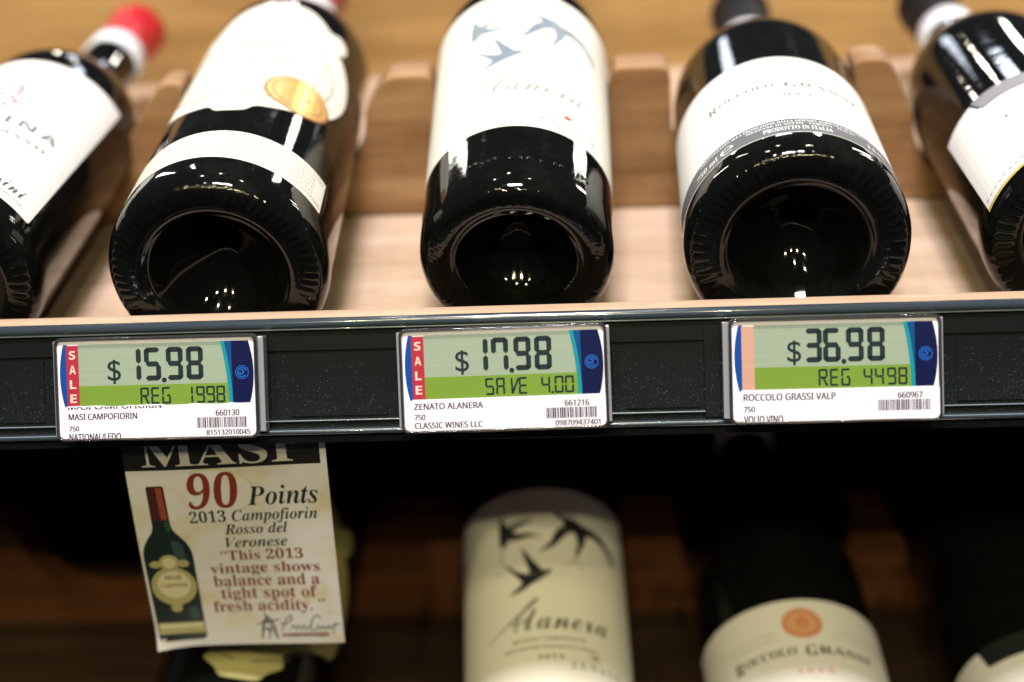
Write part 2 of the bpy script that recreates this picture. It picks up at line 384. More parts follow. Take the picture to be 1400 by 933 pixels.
# price rail: a bent plastic profile running along the lip, tipped 28 degrees
TA = R(28)
def rail_pt(s, n): return (-23.0 - math.sin(TA) * s - math.cos(TA) * n, 22.0 - math.cos(TA) * s + math.sin(TA) * n)
def extrude_profile(pts, x0, x1, closed=True, nseg=1):
    bm = bmesh.new(); rows = []
    for x in (x0, x1): rows.append([bm.verts.new((x, *rail_pt(s, n))) for s, n in pts])
    m = len(pts)
    for i in range(m if closed else m - 1):
        j = (i + 1) % m; bm.faces.new((rows[0][i], rows[1][i], rows[1][j], rows[0][j]))
    if closed: bm.faces.new(rows[0]); bm.faces.new(rows[1][::-1])
    bmesh.ops.recalc_face_normals(bm, faces=bm.faces[:]); return bm
rail_prof = [(-1.6, -3.4), (-1.6, -1.6), (-.6, -1.6), (0, -2.0), (0.4, -2.6), (8.2, -2.6), (8.6, -3.4), (34.2, -3.6), (34.6, -2.5), (35.1, -2.3), (35.6, -2.6),
             (35.9, -3.4), (37.6, -3.4), (39.6, -3.2), (43.4, -4.2), (43.6, -5.4), (36.5, -5.4), (34, -5.0), (6, -4.4), (1, -3.6)]
rail = build('price_rail', extrude_profile(rail_prof, XL, XR), 'rail', rack)
def bead(s, n, r1, r2, seg=14):
    return [(s + r1 * math.cos(2 * math.pi * i / seg), n + r2 * math.sin(2 * math.pi * i / seg)) for i in range(seg)]
o = build('rail_edge', extrude_profile(bead(-2.0, -1.6, 2.1, 1.9), XL, XR), 'rail_bead', rail, True)
o = build('rail_edge', extrude_profile(bead(39.0, -2.0, 1.25, 1.8), XL, XR), 'rail_bead', rail, True)
for x0, x1 in ((-300, -178), (-83, -46.5), (43.5, 71), (166, 206), (210, 330)):
    build('rail_insert', extrude_profile([(9.6, -2.85), (33.2, -3.0), (33.2, -3.3), (9.6, -3.2)], x0, x1), 'rail', rail)
build('rail_highlight_ridge', extrude_profile(bead(0.15, -1.35, .42, .5, 10), XL, XR), 'rail_line', rail, True)
build('rail_highlight_ridge', extrude_profile(bead(34.9, -2.35, .28, .4, 10), XL, XR), 'rail_line', rail, True)
build('rail_highlight_ridge', extrude_profile(bead(38.6, -.75, .38, .4, 10), XL, XR), 'rail_line', rail, True)
build('rail_clip', extrude_profile([(3, -1.6), (37, -1.6), (37, -2.4), (3, -2.4)], 73, 79), 'rail', rail)

# ------------------------------------------------------------------ bottles
def bottle_matrix(C, yaw, pitch):
    y, p = R(yaw), R(pitch)
    D = Vector((-math.sin(y) * math.cos(p), math.cos(y) * math.cos(p), math.sin(p)))
    u = D.cross(Vector((0, 0, 1))).normalized(); v = u.cross(D).normalized()
    m = Matrix.Identity(4)
    for r_ in range(3): m[r_][0] = u[r_]; m[r_][1] = -v[r_]; m[r_][2] = D[r_]; m[r_][3] = C[r_] * K
    return m
class Bottle:
    def __init__(s, name, label, C, yaw, pitch, Rb, k, shoulder, group, ridges=64, slant=0.0, cap='cap_black', length=300, seed=1, glare_ring=True, full=True, cap_t=242, roll=0):
        s.R, s.k = Rb, k
        s.root = thing(name, label, 'wine bottle', bottle_matrix(C, yaw, pitch) @ Matrix.Rotation(R(roll), 4, 'Z'), group)
        rnd = random.Random(seed)
        pd = 25 + seed % 5
        prof = [(0.0, pd), (3, pd - .5), (7, pd - 2.7), (12, pd * .76), (18, pd * .54), (23, pd * .32)]
        ri = Rb * .635
        prof += [(ri - 1.2, 3.6), (ri, 2.4), (ri + .9, 2.2), (ri + 1.5, 1.2), (Rb * .74, .7)]
        kn0 = len(prof)
        prof += [(Rb * q, .35 + (0.9 * ((q - .80) / .14) ** 2 if q > .80 else 0)) for q in (.77, .80, .83, .86, .89, .92)]
        kn1 = len(prof)
        prof += [(Rb * .955, 3.0), (Rb * .980, 5.0), (Rb * .993, 7.4), (Rb * 1.0, 10.5), (Rb + k * 16, 16)]
        t = 28
        while t < shoulder: prof.append((Rb + k * t, t)); t += 14
        Rs = Rb + k * shoulder; nr = 14.2; sl = 34
        for i in range(0, 9):
            a = i / 8 * math.pi / 2
            prof.append((nr + 1.2 + (Rs - nr - 1.2) * math.cos(a) ** .9, shoulder + sl * math.sin(a) ** 1.1))
        prof += [(nr + .4, shoulder + sl + 6), (nr, shoulder + sl + 14), (nr - .3, length - 12), (nr + 1.0, length - 9), (nr + 1.0, length - 2), (nr - 1.5, length), (0, length)]
        NS = ridges * 6 if full else 96
        bm = bmesh.new(); rows = []
        jit = [rnd.uniform(.55, 1.15) for _ in range(ridges)]
        for i, (r_, t_) in enumerate(prof):
            if r_ == 0: rows.append([bm.verts.new((0, 0, t_))]); continue
            row = []
            for j in range(NS):
                a = 2 * math.pi * j / NS; dt = dr = 0
                if full and kn0 <= i < kn1 + 1:
                    w = math.sin(math.pi * (i - kn0 + .6) / (kn1 - kn0 + 1.2))
                    q = (a + slant * (i - kn0) * .02) * ridges / (2 * math.pi)
                    dt = -0.45 * w * max(0, math.cos(2 * math.pi * q)) ** 1.5 * jit[int(q + .5) % ridges]
                if full and kn1 <= i < kn1 + 3:
                    dr = .12 * math.sin(a * 3 + seed) + .06 * math.sin(a * 11 + seed * 2)
                if full and i < 8: dt += .25 * math.sin(3 * a + seed + r_ * .4) * (r_ / ri)
                rr = r_ + dr
                row.append(bm.verts.new((rr * math.sin(a), -rr * math.cos(a), t_ + dt)))
            rows.append(row)
        for i in range(len(rows) - 1):
            A, B_ = rows[i], rows[i + 1]
            for j in range(NS):
                j2 = (j + 1) % NS
                if len(A) == 1: bm.faces.new((A[0], B_[j], B_[j2]))
                elif len(B_) == 1: bm.faces.new((A[j], B_[0], A[j2]))
                else: bm.faces.new((A[j], B_[j], B_[j2], A[j2]))
        bmesh.ops.recalc_face_normals(bm, faces=bm.faces[:])
        s.body = build('glass_body', bm, 'glass', s.root, True)
        # foil capsule and a white sleeve standing in for the neck's reflection
        s.sleeve('capsule', [(nr + .55, cap_t), (nr + .5, length - 13), (nr + 1.7, length - 9.5), (nr + 1.7, length - 1.5), (nr - .5, length + .9), (0, length + 1)], cap)
        if glare_ring: s.sleeve('neck_glare_ring', [(nr - .4, cap_t - 13), (nr + 1.3, cap_t - 12.5), (nr + 1.1, cap_t + 2), (nr + .4, cap_t + 2.2)], 'band')
    def sleeve(s, name, prof, m):
        bm = bmesh.new(); rows = []
        for r_, t_ in prof: rows.append([bm.verts.new((r_ * math.sin(2 * math.pi * j / 64), -r_ * math.cos(2 * math.pi * j / 64), t_)) for j in range(64)] if r_ else [bm.verts.new((0, 0, t_))])
        for A, B_ in zip(rows, rows[1:]):
            for j in range(64):
                j2 = (j + 1) % 64
                if len(B_) == 1: bm.faces.new((A[j], B_[0], A[j2]))
                else: bm.faces.new((A[j], B_[j], B_[j2], A[j2]))
        return build(name, bm, m, s.root, True)
    def wrap(s, name, bm, m, parent=None, off=.15, sheet=False, step=3.0):
        cut(bm, step, 0)
        bmesh.ops.triangulate(bm, faces=[f for f in bm.faces if len(f.verts) > 4])
        if sheet:
            r_ = bmesh.ops.extrude_edge_only(bm, edges=[e for e in bm.edges if e.is_boundary])
            low = set(v for v in r_['geom'] if isinstance(v, bmesh.types.BMVert))
        else: low = set()
        for v in bm.verts:
            t = v.co.y; rad = s.R + s.k * t + (off if v not in low else -.1); a = v.co.x / s.R
            v.co = Vector((rad * math.sin(a), -rad * math.cos(a), t))
        bmesh.ops.recalc_face_normals(bm, faces=bm.faces[:])
        return build(name, bm, m, parent or s.root)

def arcfit(bm, cx, bow):
    """lift lettering on an arc: higher in the middle"""
    return shift(bm, lambda x, y: (x, y - bow * (x - cx) ** 2))
UP = 'wine bottles lying on the upper tier'; LOW = 'wine bottles lying on the lower tier'

# B1 far left, red capsule
b1 = Bottle('wine_bottle', 'dark wine bottle with bright red capsule, cut by the left edge', (-223.9, -5.1, 36.1), -.9, 1.02, 41.3, -.012, 150, UP, cap='cap_red', seed=3, cap_t=256)
lb = b1.wrap('front_label', poly_bm([rounded([(-44, 16), (47, 15.5), (52, 139), (-50, 142)], 1.5)]), 'paper_white', sheet=True)
b1.wrap('printed_name', join(text_bm('INA', 'sans_b', 12.5, 70.5, 37, 77, spacing=1.3), text_bm('PASSO', 'sans_b', 10, 60.5, 35, 64, spacing=1.25)), 'ink_teal', lb, .22)
b1.wrap('printed_lines', join(text_bm('assini', 'script', 20, 23.5, 39.5, 29.5), ), 'ink_soft', lb, .22)
b1.wrap('fine_print', join(text_bm('ROSSO DI VERONA', 'sans', 12, 19.5, 41, 21.2), text_bm('ROSSO VERONESE', 'sans', 10, 54.5, 34, 56), ), 'ink_pale', lb, .22)
cr = []
for cx, cy, rx, ry in ((2, 101, 5, 8), (1, 90, 6.5, 4.5), (6, 94, 3.5, 3), (-6, 112, 4, 5), (-2, 84, 8, 2.5), (3, 104, 2.5, 6), (9, 88.5, 3, 2)):
    cr += ring_polys(cx, cy, rx, ry, 1.5, 20)
b1.wrap('pink_crest', shift(poly_bm(cr), lambda x, y: (x + 4, y + 2)), 'ink_pink', lb, .22)

# B2 ornate oval label, gold medal
def masi(bt, pale=True):
    half = [(0, 63), (6, 64), (10, 69), (17, 71), (28, 76.5), (38, 85), (45, 97), (49.5, 112), (50, 127), (47, 141), (41, 152), (38, 155), (42, 160), (42, 168), (37, 173), (31, 170), (28, 174), (21, 181), (12, 185), (0, 187)]
    if not pale: half[:6] = [(0, 62), (8, 63), (12, 68), (18, 74), (17, 80), (23, 86), (36, 93)]
    pts = spline(half, 4); out = pts + [(-x, y) for x, y in pts[::-1]][1:-1]
    lb_ = bt.wrap('front_label', poly_bm([out]), 'paper_ivory' if pale else 'paper_cream', sheet=True)  # same label: upper copy paled for strong light, lower darkened for shade
    p = ring_polys(0, 117, 41, 40, .7, 48) + ring_polys(0, 117, 33, 33, .7, 40) + ring_polys(0, 168, 12, 10, .6, 24)
    for i in range(26):
        a = 2 * math.pi * i / 26; p += ring_polys(37 * math.cos(a), 117 + 36.5 * math.sin(a), 2.6, 2.6, .5, 8)
    for sg in (-1, 1):
        p += stroke(spline([(sg * 14, 160), (sg * 22, 168), (sg * 30, 166), (sg * 27, 159), (sg * 34, 155)]), .8, .4)
        p += stroke(spline([(sg * 4, 72), (sg * 12, 76), (sg * 20, 79), (sg * 14, 84)]), .8, .4)
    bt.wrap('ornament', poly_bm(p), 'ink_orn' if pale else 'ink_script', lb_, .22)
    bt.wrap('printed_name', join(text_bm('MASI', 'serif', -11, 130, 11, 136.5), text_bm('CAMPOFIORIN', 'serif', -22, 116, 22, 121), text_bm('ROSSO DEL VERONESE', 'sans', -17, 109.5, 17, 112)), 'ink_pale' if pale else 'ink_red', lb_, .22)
    sb = bt.wrap('lower_label', poly_bm([rounded([(-51, 20), (50, 20), (50, 43), (-51, 43)], .6)]), 'paper_ivory', sheet=True)
    p = [rect(-50, 22.2, 49, 22.6), rect(-50, 40.6, 49, 41)] + [rect(-50 + 1.5 * i, 23.3, -49.3 + 1.5 * i, 24.2) for i in range(66)] + [rect(-50 + 1.5 * i, 38.9, -49.3 + 1.5 * i, 39.8) for i in range(66)]
    bt.wrap('border_lines', poly_bm(p), 'ink_tan', sb, .22)
    bt.wrap('fine_print', join(*[text_bm(t, 'serif', -44, y, 44, y + 1.9) for t, y in (('NECTAR ANGELORUM HOMINIBUS APPASSIMENTO ROSSO VERONESE', 35.6), ('VINIFICATO E IMBOTTIGLIATO IN ZONA DI PRODUZIONE VERONA', 32.2), ('INDICAZIONE GEOGRAFICA TIPICA PRODUCT OF ITALY', 28.8), ('RED WINE CONTAINS SULFITES NET CONTENTS SEVEN HUNDRED FIFTY', 25.6))]), 'ink_tan', sb, .22)
b2 = Bottle('wine_bottle', 'dark wine bottle with an ornate oval label and a round gold medal', (-110.6, -10.4, 37.1), .54, 4.02, 42.4, -.018, 188, UP, ridges=72, slant=4, cap='cap_wine', seed=5, cap_t=262, length=312)
masi(b2)
md = b2.wrap('gold_medal', poly_bm([ell(26, 91, 16, 16, 40)]), 'gold_rim', sheet=True, off=.35)
b2.wrap('medal_face', poly_bm([ell(26, 91, 14.9, 14.9, 40)]), 'gold', md, .42)
b2.wrap('medal_relief', poly_bm(ring_polys(26, 91, 12.2, 12.2, .5, 30) + ring_polys(30, 91, 1.3, 1.3, .9, 10)), 'gold_rim', md, .47)

# B3 swallow label
def alanera(bt, t0, t1, soft, d=0):  # soft: print lightened to imitate glare on the upper label
    lb_ = bt.wrap('front_label', poly_bm([rect(-75, t0, 62, t1)]), 'paper_ivory', sheet=True)
    br = [[(5.9, 133.6), (8.9, 130.6), (12.0, 129.8), (16.9, 128.9), (19.6, 126.5), (25.7, 125.5), (31.0, 123.4), (34.5, 120.1), (38.2, 115.1), (38.5, 110.2), (35.4, 113.5), (30.5, 118.7), (25.3, 120.8), (21.6, 120.7), (20.4, 115.8), (18.1, 111.3), (15.6, 106.3), (15.2, 109.4), (16.9, 114.8), (16.3, 119.1), (14.8, 121.3), (11.5, 119.4), (8.1, 115.1), (4.9, 111.7), (1.3, 110.2), (-2.3, 108.2), (0.9, 111.7), (4.1, 114.9), (5.8, 119.4), (8.0, 122.8), (10.7, 125.0), (9.8, 127.5), (7.7, 128.6)],
          [(-19.6, 135.9), (-18.3, 130.1), (-16.1, 126.3), (-10.5, 127.8), (-2.6, 128.6), (-6.8, 126.3), (-12.2, 124.1), (-13.9, 122.7), (-10.7, 120.8), (-5.4, 120.2), (0.1, 117.5), (-5.5, 118.1), (-10.8, 117.3), (-15.7, 118.1), (-17.4, 115.6), (-19.2, 114.7), (-20.7, 116.9), (-20.9, 122.7), (-20.8, 128.5)],
          [(4.4, 99.6), (2.3, 96.3), (-1.9, 93.4), (-5.9, 91.2), (-9.0, 89.1), (-12.7, 87.6), (-17.0, 87.2), (-13.2, 89.5), (-9.9, 92.3), (-10.4, 93.6), (-13.0, 97.3), (-16.1, 101.4), (-19.4, 105.4), (-15.5, 103.0), (-12.3, 99.6), (-8.8, 97.5), (-6.2, 97.6), (-7.6, 102.8), (-9.0, 107.4), (-10.3, 113.4), (-7.4, 108.9), (-4.5, 104.1), (-2.1, 101.4), (-1.1, 99.2), (1.4, 98.7)]]
    br = [[(x, y + d) for x, y in p] for p in br]
    fa = stroke([(15.6, 105.9 + d), (17.6, 102.5 + d), (19.6, 98.7 + d)], 1.2, .3) + stroke([(15.0, 105.9 + d), (11.7, 102.5 + d), (7.4, 100.1 + d)], 1.0, .2) + stroke(spline([(-19.4, 114 + d), (-20.4, 109 + d), (-19.6, 105 + d)]), .5, .9) + stroke(spline([(-19, 101 + d), (-23, 101.5 + d), (-27, 103 + d)]), .9, .2)
    bt.wrap('feather_strokes', poly_bm(fa), 'ink_grey', lb_, .22)
    bt.wrap('printed_swallows', poly_bm(br), 'ink_glare_wash' if soft else 'ink', lb_, .22)
    ar = []
    for a0 in (20, 140, 250): ar += ring_polys(-1, 111 + d, 17 + a0 * .01, 15, .22, 18, a0, a0 + 75)
    bt.wrap('swallow_trails', poly_bm(ar), 'ink_grey', lb_, .22)
    n = text_bm('lanera', 'script', -9.5, 67 + d, 29.5, 78 + d)
    av = stroke(spline([(-28.1, 66.0 + d), (-20.3, 70.0 + d), (-13.2, 74.7 + d), (-7.8, 79.0 + d), (-3.4, 83.2 + d)]), .4, 1.5) + stroke(spline([(-4.4, 82.6 + d), (-10.2, 77 + d), (-12.8, 73.3 + d), (-14.0, 67.4 + d)]), 1.3, .9) + stroke(spline([(-17, 72 + d), (-12, 71.2 + d), (-8.4, 73.6 + d)]), .5, .9)
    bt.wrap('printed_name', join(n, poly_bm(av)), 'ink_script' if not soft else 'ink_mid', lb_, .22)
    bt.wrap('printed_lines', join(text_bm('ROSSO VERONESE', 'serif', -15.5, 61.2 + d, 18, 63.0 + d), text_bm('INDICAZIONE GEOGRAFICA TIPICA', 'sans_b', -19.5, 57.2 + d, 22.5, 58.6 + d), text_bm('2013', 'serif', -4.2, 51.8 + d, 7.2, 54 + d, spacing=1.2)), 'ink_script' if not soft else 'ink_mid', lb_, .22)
    z = text_bm('ZENATO', 'serif', 10, 47 + d, 36, 51 + d, spacing=1.5)
    bt.wrap('maker_name', z, 'ink_mid', lb_, .22)
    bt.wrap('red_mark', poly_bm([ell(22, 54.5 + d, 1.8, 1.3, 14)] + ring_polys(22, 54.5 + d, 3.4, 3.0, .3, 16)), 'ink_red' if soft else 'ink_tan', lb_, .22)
b3 = Bottle('wine_bottle', 'dark wine bottle with a bright white swallow label, middle of the upper tier', (3.2, 1.5, 32.4), -.03, 11, 38, .005, 152, UP, ridges=48, slant=9, seed=9, length=300)
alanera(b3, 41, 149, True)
dots = []
for i, s_ in enumerate((-17, -14.4, -11.8, -9, -6.2, -3.4, 5.4, 8.2, 11, 16.4, 24.5, 26.2, 28.4, 30.6, 33, 35.5)):
    dots += [ell(s_, 24.5 + .4 * math.sin(i * 2.1), .8, .8, 10)]
def domes(bt, spots, r=.9, h=.45):
    bm = bmesh.new()
    for s_, t_ in spots:
        c0 = bmesh.new(); bmesh.ops.create_icosphere(c0, subdivisions=2, radius=r)
        for v in c0.verts:
            a = (s_ + v.co.x) / bt.R; tt = t_ + v.co.y; rad = bt.R + bt.k * tt + v.co.z * h / r
            v.co = Vector((rad * math.sin(a), -rad * math.cos(a), tt))
        me = bpy.data.meshes.new('tmp'); c0.to_mesh(me); c0.free(); bm.from_mesh(me); bpy.data.meshes.remove(me)
    o_ = build('embossed_dots', bm, 'glass', bt.root, True); o_['kind'] = 'stuff'
domes(b3, [(s_, 19 + .5 * math.sin(i * 2.1)) for i, s_ in enumerate((-17, -14.4, -11.8, -9.2, -6.6, -1, 3.6, 5.8, 11, 16.4, 19, 24.5, 26.6, 29, 31.4))])

# B4
def roccolo(bt, t0, t1, strip, ink, d):
    lb_ = bt.wrap('front_label', poly_bm([rounded([(-66, t0), (64, t0), (64, t1), (-66, t1)], 2)]), 'paper_white', sheet=True)
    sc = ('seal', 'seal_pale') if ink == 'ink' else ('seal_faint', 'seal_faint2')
    sl = bt.wrap('seal', poly_bm([ell(0, 95 + d, 9, 8.4, 30)]), sc[0], lb_, .22)
    bt.wrap('seal_face', poly_bm([ell(0, 95 + d, 7.6, 7.0, 30)]), sc[1], lb_, .26)
    bt.wrap('seal_relief', poly_bm(ring_polys(0, 95 + d, 2.6, 3, .9, 16) + stroke([(-1.6, 93 + d), (0, 99 + d), (1.6, 93 + d)], .7) + ring_polys(0, 95 + d, 6.6, 6.1, .25, 24)), sc[0], lb_, .30)
    nm = join(text_bm('R', 'serif', -34.5, 76 + d, -29.6, 82.4 + d), text_bm('OCCOLO', 'serif', -29.0, 77.5 + d, -5, 82 + d), text_bm('G', 'serif', -1.0, 76.2 + d, 4.2, 82.4 + d), text_bm('RASSI', 'serif', 4.8, 77.5 + d, 31, 82 + d))
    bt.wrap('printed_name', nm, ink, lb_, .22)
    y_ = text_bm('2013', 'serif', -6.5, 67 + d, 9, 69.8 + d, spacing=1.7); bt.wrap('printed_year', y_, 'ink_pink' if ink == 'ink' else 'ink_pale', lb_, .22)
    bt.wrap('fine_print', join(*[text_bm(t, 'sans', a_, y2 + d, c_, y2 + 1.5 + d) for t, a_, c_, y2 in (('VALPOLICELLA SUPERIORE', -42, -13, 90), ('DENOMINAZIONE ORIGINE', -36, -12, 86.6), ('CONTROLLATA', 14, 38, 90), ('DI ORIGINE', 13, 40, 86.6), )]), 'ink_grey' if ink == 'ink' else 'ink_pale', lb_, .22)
    if strip:
        st = bt.wrap('grey_strip', poly_bm([rect(-65.5, t0 + .3, 63.5, t0 + 13)]), 'paper_grey', lb_, .22)
        z = t0
        fp = join(text_bm('IMBOTTIGLIATO ALLA PRODUZIONE DALLA AZIENDA AGRICOLA ROCCOLO GRASSI DI SARTORI', 'serif', -42, z + 9.8, 46, z + 11.6), text_bm('MEZZANE DI SOTTO   VERONA   ITALIA', 'serif', -20, z + 7.2, 22, z + 9.0))
        bt.wrap('fine_print', fp, 'ink_white', st, .30)
        bt.wrap('origin_line', join(text_bm('PRODOTTO IN ITALIA', 'serif', -13.5, z + 2.4, 12.5, z + 6.0), text_bm('750 ml', 'serif', -45, z + 2.5, -33, z + 6.5), text_bm('\u212e', 'plain', -31.5, z + 2, -25.5, z + 7.4), text_bm('14,5% vol', 'serif', 27, z + 2.8, 43, z + 6.6)), 'ink_white', st, .30)
b4 = Bottle('wine_bottle', 'wide dark wine bottle whose white label has a grey strip, above the 36.98 tag', (109.6, -6.05, 38.9), -1.74, .66, 42.8, -.010, 146, UP, ridges=66, cap='cap_black', seed=12, cap_t=231, length=288)
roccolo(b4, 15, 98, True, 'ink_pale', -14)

# B5 far right
def corner_label(bt, d, a0):
    s0 = R(a0) * bt.R
    out = [(s0, 6 + d), (s0 - 2, 73 + d), (s0 + 17, 74.5 + d), (s0 + 20.5, 64.5 + d), (58, 65 + d), (58, 5 + d)]
    lb_ = bt.wrap('front_label', poly_bm([out]), 'paper_white', sheet=True)
    bt.wrap('grey_strip', poly_bm([[(s0 + 21.4, 65 + d), (s0 + 18, 75.5 + d), (58, 75.5 + d), (58, 65.4 + d)]]), 'paper_lilac' if d == 0 else 'ink', lb_, .18)  # lower copy's strip is blackened to stand for shade
    bt.wrap('yellow_border', poly_bm([rect(s0, 4.8 + d, 58, 6.8 + d)]), 'yellow', lb_, .22)
    bt.wrap('printed_marks', join(poly_bm([ell(-27.5, 46 + d, .9, .9, 10), ell(-9.5, 56 + d, .9, .7, 10)])), 'ink_soft', lb_, .22)
b5 = Bottle('wine_bottle', 'dark wine bottle with yellow bordered white label, cut by the right edge', (222.8, 5.5, 36.7), .16, .41, 40.6, -.013, 150, UP, ridges=60, cap='cap_black', seed=21, cap_t=238, length=290)
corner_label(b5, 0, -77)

# lower tier
l2 = Bottle('wine_bottle', 'lower tier wine bottle with yellow cream oval label, half hidden behind the shelf card', (-136.0, -86.2, -194.2), -2.63, 7.95, 41, 0, 214, LOW, roll=12, full=False, cap='cap_wine', seed=31, length=335, cap_t=285)
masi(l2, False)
l3 = Bottle('wine_bottle', 'lower tier wine bottle with the swallow label in dim light, left of the seal label', (10.7, -59.3, -198.3), 2.38, 15.13, 38.4, .003, 148, LOW, full=False, seed=33)
alanera(l3, 30, 146, False)
l4 = Bottle('wine_bottle', 'lower tier wine bottle with a round salmon seal above its printed name', (125.9, -83.2, -205.3), 2.30, 8.11, 41.3, 0, 146, LOW, full=False, seed=35, cap_t=268, length=306)
roccolo(l4, 28, 108.5, True, 'ink', 0)
l5 = Bottle('wine_bottle', 'lower tier wine bottle with notched white label in the bottom right corner', (236.9, -44.6, -205.6), 1.35, 8.06, 41, 0, 150, LOW, full=False, seed=37, cap_t=266, length=306)
corner_label(l5, -18, -77)

# ------------------------------------------------------------------ price tags
SEG = {'0': 'abcdef', '1': 'bc', '2': 'abged', '3': 'abgcd', '4': 'fgbc', '5': 'afgcd', '6': 'afgedc', '7': 'fabc', '8': 'abcdefg', '9': 'abfgcd', 'S': 'afgcd', 'A': 'abcefg', 'E': 'afged', 'R': 'abefg', 'G': 'afedc', 'i': 'bc'}
def seg_char(ch, x0, y0, x1, y1, w, gap=.22):
    """y0 = bottom"""
    ym = (y0 + y1) / 2; h = w / 2; out = []
    def hor(y, e0, e1):
        return [(x0 + e0, y), (x0 + e0 + h * .8, y + h), (x1 - e1 - h * .8, y + h), (x1 - e1, y), (x1 - e1 - h * .8, y - h), (x0 + e0 + h * .8, y - h)]
    def ver(x, ya, yb):
        return [(x, ya), (x + h, ya + h * .9), (x + h, yb - h * .9), (x, yb), (x - h, yb - h * .9), (x - h, ya + h * .9)]
    for s_ in SEG[ch]:
        if s_ == 'a': out.append(hor(y1 - h, gap + h * .3, gap + h * .3))
        if s_ == 'd': out.append(hor(y0 + h, gap + h * .3, gap + h * .3))
        if s_ == 'g': out.append(hor(ym, gap + h * .5, gap + h * .5))
        if s_ == 'b': out.append(ver(x1 - h, ym + gap, y1 - gap))
        if s_ == 'c': out.append(ver(x1 - h, y0 + gap, ym - gap))
        if s_ == 'f': out.append(ver(x0 + h, ym + gap, y1 - gap))
        if s_ == 'e': out.append(ver(x0 + h, y0 + gap, ym - gap))
    if ch == 'R': out = [p for p in out] + stroke([((x0 + x1) / 2, ym), (x1 - h * .6, y0 + .2)], w)
    if ch == 'G': out = [p for p in out if True]; out += stroke([((x0 + x1) / 2 + .4, ym), (x1 - h, ym)], w)
    return out
def price_tag(label, px, s_mid, rot, price, row2, dollar_x, lines, code, digits, sale, seed, group, sideways=0, cutline=None, paper_top=26.3):
    rnd = random.Random(seed)
    y_, z_ = rail_pt(s_mid, 0)
    X = Vector((1, 0, 0)); Yv = Vector((0, math.sin(TA), math.cos(TA))); Z = Vector((0, -math.cos(TA), math.sin(TA)))
    m = Matrix.Identity(4)
    for i in range(3): m[i][0] = X[i]; m[i][1] = Yv[i]; m[i][2] = Z[i]
    m = Matrix.Translation((px * K, y_ * K, z_ * K)) @ m @ Matrix.Rotation(R(rot), 4, 'Z') @ Matrix.Scale(.978, 4, (1, 0, 0))
    t = thing('price_tag', label, 'price tag', m, group)
    W_, H = 78.5, 39.0
    def uw(u, w): return (u - W_ / 2, H / 2 - w)
    def R4(u0, w0, u1, w1):
        a = uw(u0, w1); c_ = uw(u1, w0); return (a[0], a[1], c_[0], c_[1])
    def pbox(u0, w0, u1, w1): return rect(*R4(u0, w0, u1, w1))
    def pp(pts): return [uw(*p) for p in pts]
    # clear case: an open rounded tray rim, from the rail out to the face
    bm = bmesh.new(); n = 8.3
    outer = rounded([uw(0, 0), uw(W_, 0), uw(W_, H), uw(0, H)][::-1], 3.2, 6)
    inner = rounded([uw(.85, .8), uw(W_ - .85, .8), uw(W_ - .85, H - .8), uw(.85, H - .8)][::-1], 2.4, 6)
    inner2 = rounded([uw(1.1, 1.1), uw(W_ - 1.1, 1.1), uw(W_ - 1.1, H - 1.1), uw(1.1, H - 1.1)][::-1], 2.2, 6)
    loops = []
    k_ = len(outer)
    def loop(pts, z, f=1.0): return [bm.verts.new((x * f, y * f, z)) for x, y in pts]
    loops = [loop(outer, -1.5), loop(outer, n - .9), loop([(x * .9925, y * .985) for x, y in outer], n - .2), loop([(x * .985, y * .972) for x, y in outer], n), loop(inner, n), loop(inner2, n - .6), loop(inner2, -1.5)]
    for A, B_ in zip(loops, loops[1:] + [loops[0]]):
        for i in range(k_): bm.faces.new((A[i], A[(i + 1) % k_], B_[(i + 1) % k_], B_[i]))
    bmesh.ops.recalc_face_normals(bm, faces=bm.faces[:])
    build('clear_case', bm, 'clear', t, True)
    for sd in (-1, 1):   # back flange of the case, a step lower
        x_ = sd * (W_ / 2 + .9 + (0.9 if sd == sideways else 0)); x0, x1 = sorted((sd * W_ / 2 - sd * .4, x_ + sd * .3))
        build('case_flange', box_bm(x0, x1, -H / 2 + 2.0, H / 2 - 1.2, -1.2, 5.2, .5), 'milky', t)
    # white face plate
    fp = build('face_plate', join(thick_flat(poly_bm([rounded([uw(1.15, 1.15), uw(W_ - 1.15, 1.15), uw(W_ - 1.15, H - 1.15), uw(1.15, H - 1.15)][::-1], 2.2)]), 6.9, 6.0)), 'tag_white', t)
    # display window with bowed ends
    def bow(u_top, u_mid, w0, w1, n_=10): 
        return [(u_mid + (u_top - u_mid) * (2 * i / n_ - 1) ** 2, w0 + (w1 - w0) * i / n_) for i in range(n_ + 1)]
    wt, wb = 2.6, paper_top + .4
    lf = bow(3.6, 2.0, wt, wb); rt = bow(75.2, 77.0, wt, wb)
    flat('blue_edge', poly_bm([pp(lf + [(5.2, wb), (5.2, wt)])]), 'blue', t, 7.05)
    flat('lcd_screen', poly_bm([pbox(9.4, wt, 68.4, 18.2)]), 'lcd', t, 7.10)
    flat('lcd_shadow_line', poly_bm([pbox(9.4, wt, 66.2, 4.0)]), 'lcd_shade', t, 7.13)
    flat('lcd_band', poly_bm([pbox(9.4, 18.2, 68.4, wb)]), 'lcd_green', t, 7.12)
    tl = bow(64.4, 67.2, wt, wt + 2 * (wb - wt))[:6]
    flat('teal_edge', poly_bm([pp(tl + [(tl[-1][0], wb), (69.0, wb), (69.0, wt)])]), 'teal', t, 7.17)
    tl2 = [(u + 1.5, w) for u, w in tl]
    flat('blue_stripe', poly_bm([pp(tl2 + [(tl2[-1][0], wb), (69.6, wb), (69.6, wt)])]), 'blue_mid', t, 7.20)
    flat('navy_panel', poly_bm([pp([(68.6, wt), (68.9, wb)] + rt[::-1])]), 'navy', t, 7.23)
